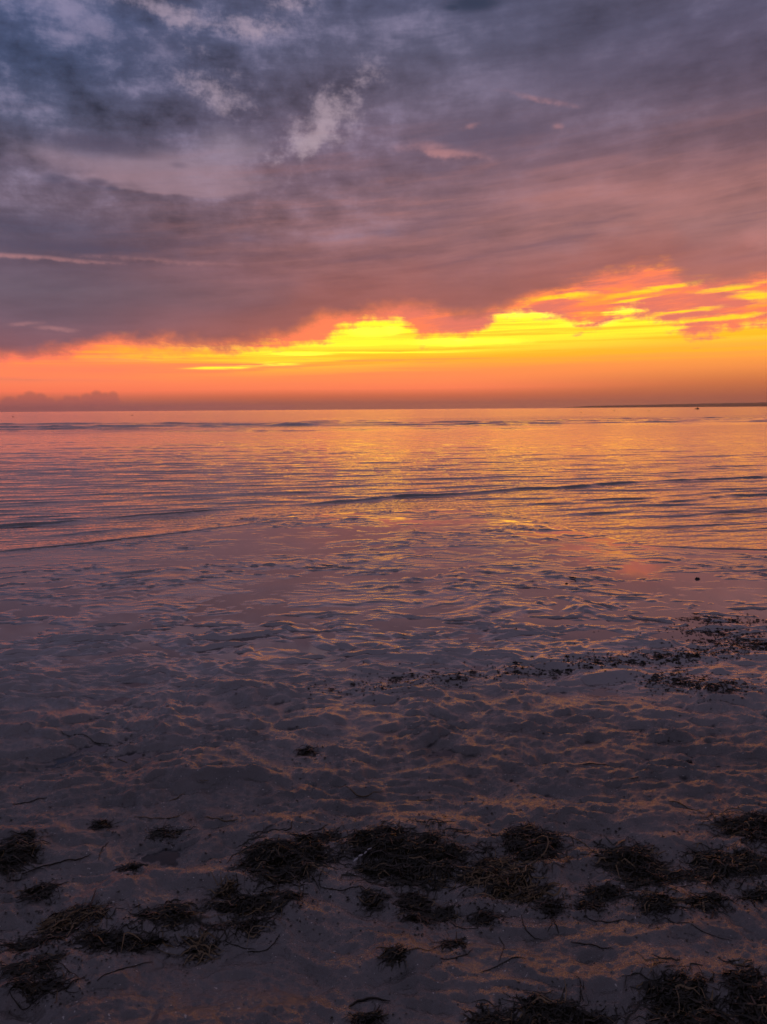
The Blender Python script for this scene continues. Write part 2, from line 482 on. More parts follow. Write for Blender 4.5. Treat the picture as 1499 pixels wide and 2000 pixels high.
def sand_z(x, y, want_film=False):
    x, y = np.broadcast_arrays(np.asarray(x, float), np.asarray(y, float))
    S = shore(x)
    d = S - y                                           # metres up the beach from the water's edge
    base = np.where(d > 0, 0.0105 * d + 0.004, 0.035 * d + 0.004)
    base = np.maximum(base, -1.6)
    base = np.where(y < 1.0, base + 0.02 * np.clip(1.0 - y, 0, 40) ** 1.1, base)
    wx = fbm(x * .7, y * .7, 3, 3) * .45
    wy = fbm(x * .7, y * .7, 31, 3) * .30
    X, Y = x + wx, y + wy
    far = sst(3.6, 6.0, y)                              # rippled flat further out
    mid = sst(2.6, 3.6, y) * (1 - sst(5.0, 6.6, y))
    near = 1 - sst(3.3, 5.2, y)
    # ripples: long in x, short in y, a steep little step on the landward side and a long back towards the sea
    def saw(p, q):
        f = p - np.floor(p)
        return np.where(f < q, sst(0, q, f), 1 - ((f - q) / (1 - q)) ** 1.15)
    r = fbm(X * .9, Y * 1.7, 51, 3, .5)
    am1 = sst(-.18, .42, fbm(X * 1.5 + 4, Y * 2.6, 53, 3, .55))
    am2 = sst(-.16, .36, fbm(X * 2.6 + 9, Y * 4.5, 55, 3, .55))
    s1 = saw(Y * 2.3 + 1.7 * fbm(x * 1.1, y * 1.0, 57, 3), .13)
    s2 = saw(Y * 5.4 + 2.4 * fbm(x * 1.7 + 3, y * 1.5, 59, 4), .15)
    s5 = saw(Y * 9.0 + 2.6 * fbm(x * 2.3 + 7, y * 2.0, 61, 4), .30)
    am5 = sst(-.12, .30, fbm(X * 3.4 + 1, Y * 5.5, 63, 3, .55))
    patch = sst(-.30, .28, fbm(x * .42 + 3, y * .75, 71, 3))
    rip = (r * .008 + s1 * am1 * .0095 + s2 * am2 * .0115 + s5 * am5 * .0036) * (0.45 + .75 * patch) - .0052
    fade = 1.0
    # hummocks of the middle strip
    m1 = fbm(X * 2.0, Y * 3.2, 91, 4, .52)
    m2 = 1 - np.abs(fbm(X * 2.6, Y * 5.5, 97, 3, .5)) * 2.0
    hum = m1 * .036 + m2 * .008 + s1 * am1 * .019 + s2 * am2 * .012 + s5 * am5 * .0065 - .010
    # trodden, lumpy sand close by
    n1 = fbm(x * 1.8, y * 1.9, 111, 5, .52)
    n2 = fbm(X * 5.5, Y * 9.0, 117, 4, .55)
    n3 = fbm(x * 21, y * 26, 121, 3, .6)
    s3 = saw(Y * 5.2 + 2.6 * fbm(x * 2.1 + 3, y * 1.9, 119, 3), .30)
    pit = np.maximum(0, fbm(x * 7 + 4, y * 11, 133, 3) - .12) * sst(-.15, .25, fbm(x * 1.3, y * 1.6, 139, 2))
    n4 = fbm(x * 44, y * 50, 137, 2, .6)
    lump = n1 * .036 + n2 * .021 + (.35 - np.abs(n3)) * .0085 + n4 * .0022 + s3 * am2 * .013 + s5 * am5 * .008 - pit * .040
    z = base + rip * far + hum * mid + lump * near
    z = z + fbm(x * 15, y * 30, 131, 2) * .0008 * (1 - near) * sst(0.1, 0.8, d)
    for hx, hy, a, b, dd in HOL:
        q = ((x - hx) / a) ** 2 + ((y - hy) / b) ** 2
        z = z + dd * np.exp(-q)
    # standing water film: a nearly level skin that drowns the troughs
    lvl = base + (-.0024 + .0040 * fbm(x * .35 + 9, y * .55, 141, 2)) * far \
        + (-.0170 + .007 * fbm(x * .5, y * .8, 151, 2)) * mid * (1 - far) + (-.032) * near * (1 - mid) * (1 - far)
    lvl = np.maximum(lvl, -5)
    bare = fbm(x * .33 + 2.7, y * .45 + 1.0, 161, 2)
    lvl = lvl + .0030 * bare * far
    film = sst(-.0002, .0010, lvl - z)
    zz = np.where(d > -.8, np.maximum(z, lvl), z)
    if want_film:
        return zz, film
    return zz


def ground(u, v):
    """where the photograph's ray through (u, v) meets the sand"""
    z = 0.05
    for _ in range(12):
        x, y = flat(u, v, z)
        z = float(sand_z(x, y))
    return x, y, z


# ------------------------------------------------------------------ mesh helpers
def grid_mesh(name, X, Y, Z, attrs=None):
    nr, nc = X.shape
    me = bpy.data.meshes.new(name)
    n = nr * nc
    me.vertices.add(n)
    co = np.empty((n, 3), np.float32)
    co[:, 0], co[:, 1], co[:, 2] = X.ravel(), Y.ravel(), Z.ravel()
    me.vertices.foreach_set('co', co.ravel())
    i = np.arange(n).reshape(nr, nc)
    q = np.stack([i[:-1, :-1], i[:-1, 1:], i[1:, 1:], i[1:, :-1]], -1).reshape(-1, 4).astype(np.int32)
    me.loops.add(q.size)
    me.loops.foreach_set('vertex_index', q.ravel())
    me.polygons.add(len(q))
    me.polygons.foreach_set('loop_start', np.arange(0, q.size, 4, dtype=np.int32))
    me.polygons.foreach_set('use_smooth', np.ones(len(q), bool))
    me.update(calc_edges=True)
    for k, a in (attrs or {}).items():
        at = me.attributes.new(k, 'FLOAT', 'POINT')
        at.data.foreach_set('value', np.ascontiguousarray(a.ravel(), np.float32))
    return me


def poly_mesh(name, verts, faces, smooth=True):
    me = bpy.data.meshes.new(name)
    me.from_pydata([tuple(map(float, v)) for v in verts], [], [tuple(map(int, f)) for f in faces])
    if smooth:
        me.polygons.foreach_set('use_smooth', np.ones(len(me.polygons), bool))
    me.update()
    return me


def link(name, me, mat=None, parent=None, loc=None, label=None, cat=None, group=None, kind=None):
    o = bpy.data.objects.new(name, me)
    COL.objects.link(o)
    if mat is not None and me is not None and not me.materials:
        me.materials.append(mat)
    if parent is not None:
        o.parent = parent
    if loc is not None:
        o.location = loc
    for k, v in (('label', label), ('category', cat), ('group', group), ('kind', kind)):
        if v:
            o[k] = v
    return o


def material(name):
    m = bpy.data.materials.new(name)
    m.use_nodes = True
    t = m.node_tree
    t.nodes.clear()
    N = NT(t)
    b = N.node('ShaderNodeBsdfPrincipled')
    o = N.node('ShaderNodeOutputMaterial')
    t.links.new(b.outputs[0], o.inputs[0])
    return m, N, b


def attr(N, name):
    n = N.node('ShaderNodeAttribute', attribute_name=name)
    return E(N, n.outputs['Fac'])


def bump(N, b, height, strength, dist):
    n = N.node('ShaderNodeBump')
    n.inputs['Strength'].default_value = 1.0
    N.put(n.inputs['Strength'], strength)
    n.inputs['Distance'].default_value = dist
    N.put(n.inputs['Height'], height)
    N.t.links.new(n.outputs[0], b.inputs['Normal'])


def geo_pos(N):
    return E(N, N.node('ShaderNodeNewGeometry').outputs['Position'])


# ------------------------------------------------------------------ materials
mat_sand, N, b = material('wet_sand')
pos = geo_pos(N)
film = attr(N, 'film')
up = attr(N, 'upper')
g1 = N.noise(pos, 3.0, 5, .6)
g2 = N.noise(pos, 420.0, 2, .7)
g3 = N.noise(pos, 60.0, 4, .65)
dirty = N.mix(N.sstep(.35, .65, g1), (.082, .072, .066, 1), (.138, .122, .114, 1))
clean = N.mix(N.sstep(.35, .65, g1), (.20, .160, .150, 1), (.28, .226, .212, 1))
sc = N.mix(up, clean, dirty)
sc = N.mix(N.sstep(.58, .72, g2) * 0.55, sc, (.34, .31, .29, 1))
sc = N.mix(N.sstep(.42, .30, g2) * 0.5, sc, (.09, .08, .078, 1))
silt = N.sstep(.50, .66, N.noise(pos, 2.3, 6, .62, dist=.6))
sc = N.mix(silt * (up * .65 + .1), sc, (.040, .037, .034, 1))
speck = N.sstep(.64, .69, N.noise(pos, 130.0, 2, .5)) * N.sstep(.42, .60, N.noise(pos, 5.0, 4, .6))
sc = N.mix(speck * (up * .8 + .05), sc, (.016, .013, .010, 1))
sc = N.mix(N.sstep(.735, .76, N.noise(pos, 95.0, 1, .5)) * up, sc, (.55, .52, .48, 1))
sc = N.mix(film * (up * .15 + .75), sc, N.mix(up, (.13, .118, .125, 1), (.040, .040, .045, 1)))
N.put(b.inputs['Base Color'], sc)
damp = N.sstep(.40, .62, N.noise(pos, 1.4, 4, .6))
N.put(b.inputs['Roughness'], (1.0 - film) * (0.155 + damp * 0.05 + up * .04) + 0.035)
N.put(b.inputs['IOR'], 3.6 - up * 1.5 - film * (2.15 - up * 1.35))
bump(N, b, g3 * .8 + N.noise(pos, 170.0, 3, .6) * .45 + g2 * .2, (1.0 - film * .97) * (up * .97 + .03), 0.0050)

mat_water, N, b = material('sea_water')
pos = geo_pos(N)
x_, y_, z_ = N.sep(pos)
N.put(b.inputs['Base Color'], (.12, .085, .065, 1))
farness = N.sstep(35, 130, y_)
N.put(b.inputs['Roughness'], 0.03 + farness * 0.05)
b.inputs['IOR'].default_value = 2.6
rv = N.vec(x_ * 0.45, y_ * 1.0 - x_ * 0.22, 0.0)
w1 = N.noise(rv, 1.15, 4, .55)
w2 = N.noise(rv, 5.0, 3, .55)
w3 = N.noise(N.vec(x_ * 0.05, y_ * 0.16, 0), 1.0, 4, .6)
wind = attr(N, 'wind')
bump(N, b, w1 * (farness * 0.42) * (0.4 + w3 * 1.2) + w2 * (0.10 - farness * 0.065) + wind * w1 * 1.1, 1.0, 0.22)

mat_weed, N, b = material('seaweed')
pos = geo_pos(N)
k = N.noise(pos, 55.0, 3, .6)
oi = E(N, N.node('ShaderNodeObjectInfo').outputs['Random'])
cw = N.mix(N.sstep(.35, .70, k), (.010, .009, .006, 1), (.042, .030, .014, 1))
cw = N.mix(oi * 0.5, cw, (.022, .022, .012, 1))
N.put(b.inputs['Base Color'], cw)
b.inputs['Roughness'].default_value = 0.42

mat_matt, N, b = material('weed_mat')
pos = geo_pos(N)
k = N.noise(pos, 90.0, 4, .65)
N.put(b.inputs['Base Color'], N.mix(k, (.006, .005, .004, 1), (.022, .017, .010, 1)))
b.inputs['Roughness'].default_value = 0.7
bump(N, b, k, 1.0, 0.01)

mat_straw, N, b = material('straw_strand')
k = N.noise(geo_pos(N), 120.0, 3, .6)
N.put(b.inputs['Base Color'], N.mix(k, (.13, .085, .038, 1), (.30, .21, .11, 1)))
b.inputs['Roughness'].default_value = 0.5

mat_reed, N, b = material('bleached_reed')
k = N.noise(geo_pos(N), 90.0, 3, .6)
N.put(b.inputs['Base Color'], N.mix(k, (.42, .44, .46, 1), (.66, .67, .68, 1)))
b.inputs['Roughness'].default_value = 0.35

mat_stone, N, b = material('dark_stone')
k = N.noise(geo_pos(N), 60.0, 4, .6)
N.put(b.inputs['Base Color'], N.mix(k, (.018, .017, .017, 1), (.06, .055, .052, 1)))
b.inputs['Roughness'].default_value = 0.4
bump(N, b, k, .6, .006)

mat_land, N, b = material('wooded_hill')
k = N.noise(geo_pos(N), .02, 4, .6)
N.put(b.inputs['Base Color'], N.mix(k, (.05, .06, .04, 1), (.10, .10, .07, 1)))
b.inputs['Roughness'].default_value = .9

mat_hull, N, b = material('boat_paint')
k = N.noise(geo_pos(N), 6.0, 3, .6)
N.put(b.inputs['Base Color'], N.mix(k, (.05, .045, .05, 1), (.09, .08, .08, 1)))
b.inputs['Roughness'].default_value = .5

mat_buoy, N, b = material('buoy_paint')
k = N.noise(geo_pos(N), 8.0, 3, .6)
N.put(b.inputs['Base Color'], N.mix(k, (.06, .02, .015, 1), (.10, .03, .02, 1)))
b.inputs['Roughness'].default_value = .5


# ------------------------------------------------------------------ ground sheet: sand
def stretched(n_in, n_out, reach):
    """column parameter: even inside [-1, 1], then stretched out to +-reach"""
    inner = np.linspace(-1, 1, n_in)
    o = 1 + (reach - 1) * (np.linspace(0, 1, n_out + 1)[1:] ** 2.4)
    return np.concatenate([-o[::-1], inner, o])


th = np.concatenate([np.linspace(R(57), R(22), 460), np.linspace(R(21.95), R(5.9), 720)])
ys = CAM_H / np.tan(th)
ys = np.concatenate([-(np.linspace(1, 0, 30) ** 2) * 41 + ys[0] - 0.05, ys, np.linspace(ys[-1] + .1, 60, 30)])
s = stretched(640, 24, 16)
wid = 0.62 * np.clip(ys, 1.0, 16) + 0.35
Yg = np.repeat(ys[:, None], len(s), 1)
Xg = wid[:, None] * s[None, :]
parts_ = [sand_z(Xg[i:i + 24], Yg[i:i + 24], True) for i in range(0, len(ys), 24)]
Zg, Fg = np.concatenate([p[0] for p in parts_]), np.concatenate([p[1] for p in parts_])
link('sand_beach', grid_mesh('sand_beach', Xg, Yg, Zg, {'film': Fg, 'upper': 1 - sst(3.0, 5.2, Yg + .5 * fbm(Xg * .8, Yg * .8, 401, 3))}), mat_sand, kind='structure')

# ------------------------------------------------------------------ sea
thw = np.concatenate([np.linspace(R(14), R(1.75), 760), np.linspace(R(1.746), R(0.62), 240), np.geomspace(R(0.61), R(0.0075), 70)])
yw = CAM_H / np.tan(thw)
sw = stretched(400, 16, 6)
widw = 0.62 * yw + 0.5
Yw = np.repeat(yw[:, None], len(sw), 1)
Xw = widw[:, None] * sw[None, :]


def line_dist(X, Y, pts, noise_amp=.0, seed=1):
    """signed distance in y from a polyline y(x), and a fade at its ends"""
    q = sorted(pts)
    xs = np.array([p[0] for p in q])
    yy = np.array([p[1] for p in q])
    yl = np.interp(X, xs, yy) + noise_amp * fbm(X * .9, X * 0 + seed, seed, 3)
    e = sst(xs[0] - .3, xs[0] + 1.0, X) * (1 - sst(xs[-1] - 1.0, xs[-1] + .3, X))
    return Y - yl, e


depth = -np.minimum(sand_z(Xw[:, ::1], np.minimum(Yw, 59.0)), 0)
deep = sst(0.0, .10, depth)
Zw = np.zeros_like(Xw)
wd = R(20)
wX = Xw + .5 * fbm(Xw * .3, Yw * .3, 201, 2)
wY = Yw + .5 * fbm(Xw * .22, Yw * .22, 211, 2)
for (lam, slope, ang, ph) in [(2.2, .012, 4, 1.1), (1.35, .022, 0, .3), (.95, .028, 4, 1.9), (.70, .044, -5, 4.0), (.52, .048, 2, .8), (.40, .046, -9, 2.2), (.31, .034, 9, 5.1), (.23, .028, -4, 3.3)]:
    a = wd * 0.6 + R(ang)
    kx, ky = -math.sin(a) * 2 * math.pi / lam, math.cos(a) * 2 * math.pi / lam
    amp = slope * lam / (2 * math.pi)
    env = .45 + .9 * sst(-.25, .3, fbm(Xw * .22 / lam ** .5, Yw * .5 / lam ** .5, int(lam * 100), 2))
    drow = CAM_H / np.sin(np.arctan2(CAM_H, Yw)) ** 2 * R(.0150)
    keep = 1 - sst(.22, .5, drow / lam)
    p = kx * wX + ky * wY + ph
    Zw += amp * env * keep * (np.sin(p) + .22 * np.sin(2 * p + .6)) * deep
# small breaking wavelets near the edge
L = [[(560, 987), (680, 978), (780, 970), (900, 965), (1000, 956), (1120, 950), (1250, 941), (1380, 936), (1560, 928)],
     [(-120, 1032), (0, 1026), (120, 1018), (250, 1008), (400, 998), (560, 984)],
     [(1230, 985), (1340, 977), (1430, 968), (1600, 962)],
     [(930, 990), (1080, 982), (1200, 974), (1330, 968)]]
for (pl, hgt, wdt, sd_) in zip(L, (.050, .024, .024, .018), (.20, .14, .12, .10), (5, 8, 13, 17)):
    D_, e_ = line_dist(Xw, Yw, [flat(u, v, .01) for u, v in pl], .22, sd_)
    var = .75 + .7 * fbm(Xw * .8, Yw * 0 + sd_, sd_ + 40, 3)
    front = np.where(D_ < 0, np.exp(-(D_ / (wdt * .45)) ** 2), np.exp(-(D_ / (wdt * 1.6)) ** 2))
    Zw += hgt * np.clip(var, .15, 1.3) * front * e_
# low wavelets rising over the bar far out
FL = [([(-600, 836), (0, 834), (300, 832), (600, 831), (900, 829), (1200, 826), (1499, 823), (1900, 820)], .20), ([(-600, 830), (0, 828), (500, 827), (800, 825), (1200, 821), (1499, 818), (1900, 815)], .17),
      ([(-500, 840), (0, 838), (140, 836), (280, 833)], .26), ([(-500, 834), (0, 832), (200, 834), (420, 832), (620, 830), (760, 828)], .24), ([(-300, 829), (0, 827), (250, 828), (500, 826)], .15),
      ([(-200, 844), (0, 842), (150, 841), (230, 840)], .12), ([(520, 824), (700, 822), (860, 820)], .22), ([(790, 833), (900, 831), (1000, 829), (1100, 828)], .32), ([(820, 827), (960, 825), (1200, 824)], .28),
      ([(1000, 821), (1200, 818), (1400, 816), (1700, 812)], .28), ([(1120, 827), (1300, 823), (1500, 820), (1800, 817)], .24), ([(1200, 832), (1350, 829), (1560, 825)], .10), ([(300, 839), (480, 837), (640, 836)], .09)]
for i in range(16):
    v0 = 817 + 1.6 * i + rnd.uniform(-1, 1)
    u0 = rnd.uniform(-200, 1100)
    uw = rnd.uniform(250, 700)
    FL.append(([(u0, v0 - u0 * .0075 + 4), (u0 + uw * .5, v0 - (u0 + uw * .5) * .0075 + 4), (u0 + uw, v0 - (u0 + uw) * .0075 + 4)], rnd.uniform(.06, .16)))
for i, (pl, hgt) in enumerate(FL):
    pts = [flat(u, v, .02) for u, v in pl]
    xs = np.array([p[0] for p in pts]); yy_ = np.array([p[1] for p in pts])
    o_ = np.argsort(xs)
    yl = np.interp(Xw, xs[o_], yy_[o_]) + 5.0 * fbm(Xw * .05, Xw * 0 + i, 600 + i, 3)
    e_ = sst(xs.min() - 1, xs.min() + 8, Xw) * (1 - sst(xs.max() - 8, xs.max() + 1, Xw))
    D_ = Yw - yl
    var = np.clip(.65 + 1.2 * fbm(Xw * .16, Xw * 0 + i * 3, 640 + i, 4), .05, 1.4)
    var = np.maximum(var, .55) if i < 2 else var
    Zw += hgt * (.95 if i < 2 else .62) * var * e_ * np.where(D_ < 0, np.exp(-(D_ / .7) ** 2), np.exp(-(D_ / 2.0) ** 2))
# thin swash fronts creeping over the sand
for (pl, hgt, sd_) in [([(-100, 1085), (0, 1076), (170, 1060), (350, 1040), (500, 1022), (650, 1008)], .017, 21),
                       ([(0, 1052), (110, 1045), (210, 1035), (310, 1026)], .012, 22),
                       ([(1220, 1062), (1330, 1068), (1499, 1073), (1650, 1078)], .012, 23), ([(960, 1003), (1060, 1022), (1150, 1044), (1220, 1060)], .010, 24)]:
    D_, e_ = line_dist(Xw, Yw, [flat(u, v, .01) for u, v in pl], .10, sd_)
    Zw += hgt * np.where(D_ < 0, np.exp(-(D_ / .05) ** 2), np.exp(-(D_ / .30) ** 2)) * e_
# wind-roughened lanes far out
wind = np.zeros_like(Xw)
for (v0, hw, u0, uw, gg) in [(834, 5, 100, 420, 1.0), (826, 3.5, 300, 600, .8), (829, 4, 900, 170, 1.0), (824, 3.5, 1100, 300, .7), (819, 2.5, 1200, 400, .6), (841, 3, 40, 160, .6)]:
    ang = np.degrees(np.arctan2(CAM_H, Yw))
    u = 749.5 + FPX * Xw / Yw
    a_, e_ = azel(749.5, v0)
    wv = np.exp(-((ang + e_ + .13 * fbm(Xw * .03, Yw * .03, 301, 3)) / (hw * .038)) ** 2 - ((u - u0) / uw) ** 4)
    wind = np.maximum(wind, gg * wv)
link('sea', grid_mesh('sea', Xw, Yw, Zw, {'wind': wind}), mat_water, kind='structure')

# ------------------------------------------------------------------ far shore
hp = [(1108, 0.0), (1125, 1.8), (1145, 3.2), (1190, 3.9), (1240, 4.6), (1300, 5.4), (1380, 6.4), (1499, 7.6), (1650, 8.6), (1850, 9.0), (2100, 7.5), (2400, 5.0), (2700, 0.0)]
LAND_D = 8000.0
hu = np.linspace(1108, 2700, 420)
hh = np.interp(hu, [p[0] for p in hp], [p[1] for p in hp]) / FPX * LAND_D
hh = hh * (1 + .10 * fbm(hu * .03, hu * 0, 7, 4)) + CAM_H * 0
hxx = (hu - 749.5) / FPX * LAND_D
rows = []
for t, k in ((-260, 0.0), (-200, .35), (-120, .72), (0, 1.0), (160, .8), (420, .3), (600, 0.0)):
    rows.append((hxx, np.full_like(hxx, LAND_D + t) + 60 * fbm(hxx * .002, hxx * 0 + t, 3, 2), hh * k * (1 + .12 * fbm(hxx * .012, hxx * 0 + t * .1, 9, 3)) - (3 if k == 0 else 0)))
link('headland', grid_mesh('headland', np.array([r[0] for r in rows]), np.array([r[1] for r in rows]), np.array([r[2] for r in rows])), mat_land, kind='structure')


# ------------------------------------------------------------------ small boat and buoys out on the water
def sea_point(u, dist):
    d = ray(u, 800)
    f = dist / math.hypot(d.x, d.y)
    return d.x * f, d.y * f


bx, by = sea_point(1362, 560.0)
boat = link('small_boat', None, loc=(bx, by, 0), label='small dark boat with low cabin far out below the headland', cat='boat')
boat.rotation_euler = (0, 0, R(18))
st_ = [(-1.5, .50, .42), (-1.0, .60, .40), (0, .66, .40), (.8, .56, .46), (1.35, .28, .56), (1.65, .02, .66)]
vs, fs = [], []
for (sx, hw_, fr_) in st_:
    for (py_, pz_) in ((-hw_, fr_), (-hw_ * .75, .02), (0, -.14), (hw_ * .75, .02), (hw_, fr_)):
        vs.append((sx, py_, pz_))
for i in range(len(st_) - 1):
    for j in range(4):
        fs.append((i * 5 + j, i * 5 + 5 + j, i * 5 + 6 + j, i * 5 + 1 + j))
    fs.append((i * 5, i * 5 + 4, i * 5 + 9, i * 5 + 5))
fs.append((0, 1, 2, 3, 4))
link('hull', poly_mesh('hull', vs, fs, False), mat_hull, boat)


def box_v(cx, cy, cz, sx, sy, sz, taper=1.0):
    v = []
    for k, t in ((-1, 1.0), (1, taper)):
        for a, b2 in ((-1, -1), (1, -1), (1, 1), (-1, 1)):
            v.append((cx + a * sx * t, cy + b2 * sy * t, cz + k * sz))
    return v, [(0, 3, 2, 1), (4, 5, 6, 7), (0, 1, 5, 4), (1, 2, 6, 5), (2, 3, 7, 6), (3, 0, 4, 7)]


link('cabin', poly_mesh('cabin', *box_v(.25, 0, .72, .48, .36, .33, .82), False), mat_hull, boat)
link('outboard_motor', poly_mesh('outboard_motor', *box_v(-1.6, 0, .50, .12, .13, .26, .7), False), mat_hull, boat)
link('mast', poly_mesh('mast', *box_v(.1, 0, 1.35, .03, .03, .42, .6), False), mat_hull, boat)


def lathe(prof, n=12):
    v, f = [], []
    for r_, z in prof:
        for k in range(n):
            a = 2 * math.pi * k / n
            v.append((r_ * math.cos(a), r_ * math.sin(a), z))
    for i in range(len(prof) - 1):
        for k in range(n):
            f.append((i * n + k, i * n + (k + 1) % n, (i + 1) * n + (k + 1) % n, (i + 1) * n + k))
    f.append(tuple(range(n - 1, -1, -1)))
    f.append(tuple(range((len(prof) - 1) * n, len(prof) * n)))
    return v, f


m_float = poly_mesh('float', *lathe([(.04, -.16), (.16, -.12), (.22, 0), (.19, .11), (.10, .19), (.05, .22)]))
m_ring = poly_mesh('lifting_ring', *lathe([(.03, .20), (.045, .24), (.045, .30), (.02, .33)], 8))
for (u, dist, sc_, lab) in [(1136, 270, .9, 'tiny mooring buoy off the tip of the headland'), (1200, 380, 1.2, 'mooring buoy floating between the headland tip and the boat'),
                            (1268, 330, 1.0, 'mooring buoy nearest the small boat'), (25, 265, 1.0, 'lone buoy below the outer cumulus heads'), (258, 290, 1.0, 'buoy just past the cumulus heads on the horizon')]:
    x, y = sea_point(u, dist)
    q = link('mooring_buoy', None, loc=(x, y, 0.02), label=lab, cat='buoy', group='mooring buoys out on the water')
    q.scale = (sc_, sc_, sc_)
    link('float', m_float, mat_buoy, q)
    link('lifting_ring', m_ring, mat_buoy, q)


# ------------------------------------------------------------------ strands, scraps and clumps of seaweed
FWD = ROT @ Vector((0, 0, -1))


def mpp(x, y, z):
    """metres per photograph pixel at a point"""
    return (Vector((x, y, z)) - Vector((0, 0, CAM_H))).dot(FWD) / FPX


def ribbons(P, W, twist):
    """P (n, k, 3) centre lines, W (n, k) half widths -> verts, faces of n flat curled blades"""
    n, k, _ = P.shape
    T = np.gradient(P, axis=1)
    T /= np.linalg.norm(T, axis=2, keepdims=True) + 1e-9
    up = np.zeros_like(P)
    up[..., 2] = 1
    S = np.cross(T, up)
    S /= np.linalg.norm(S, axis=2, keepdims=True) + 1e-9
    U = np.cross(S, T)
    A = twist[:, None, None] + np.linspace(0, 1, k)[None, :, None] * twist[::-1][:, None, None]
    S = S * np.cos(A) + U * np.sin(A)
    V = np.stack([P - S * W[..., None], P + S * W[..., None]], 2).reshape(-1, 3)
    base = (np.arange(n)[:, None] * k + np.arange(k - 1)[None, :]) * 2
    F = np.stack([base, base + 1, base + 3, base + 2], -1).reshape(-1, 4)
    return V, F


def tube(pts, rad, n=5):
    pts = np.array(pts, float)
    k = len(pts)
    T = np.gradient(pts, axis=0)
    T /= np.linalg.norm(T, axis=1, keepdims=True) + 1e-9
    S = np.cross(T, [0, 0, 1.0])
    S /= np.linalg.norm(S, axis=1, keepdims=True) + 1e-9
    U = np.cross(S, T)
    t = np.linspace(0, 1, k)
    rr = rad * (1 - .65 * np.abs(2 * t - .9) ** 2.5).clip(.25, 1)
    V = []
    for j in range(n):
        a = 2 * math.pi * j / n
        V.append(pts + (S * math.cos(a) + U * math.sin(a)) * rr[:, None])
    V = np.stack(V, 1).reshape(-1, 3)
    F = []
    for i in range(k - 1):
        for j in range(n):
            F.append((i * n + j, i * n + (j + 1) % n, (i + 1) * n + (j + 1) % n, (i + 1) * n + j))
    F.append(tuple(range(n)))
    F.append(tuple(range((k - 1) * n, k * n)))
    return V, F


def smooth_line(pts, k=22):
    """Catmull-Rom through the points"""
    p = [pts[0]] + list(pts) + [pts[-1]]
    out = []
    seg = len(pts) - 1
    for i in range(k):
        t = i / (k - 1) * seg
        j = min(int(t), seg - 1)
        f = t - j
        a, b2, c2, d2 = [np.array(p[j + m], float) for m in range(4)]
        out.append(.5 * ((2 * b2) + (c2 - a) * f + (2 * a - 5 * b2 + 4 * c2 - d2) * f * f + (3 * b2 - a - 3 * c2 + d2) * f ** 3))
    return np.array(out)


def heap(x, y, cx, cy, a, b2, seed):
    """0 outside a ragged, holed footprint, rising to about 1 in its thickest part"""
    dx_, dy_ = (x - cx) / a, (y - cy) / b2
    rr = dx_ ** 2 + dy_ ** 2
    n_ = fbm(dx_ * 1.3 + seed, dy_ * 1.0, seed, 3) * 1.15 + fbm(dx_ * 3.2 + seed, dy_ * 4.6, seed + 5, 3) * .85
    return np.clip((1.0 - rr * 1.25 + n_ * 1.35) * .8, 0, 1.25)


def pile(x, y, cx, cy, a, b2, hgt, seed):
    return hgt * heap(x, y, cx, cy, a, b2, seed) ** .8 * (.8 + .5 * fbm(x * 14 + seed, y * 14, seed + 3, 2))


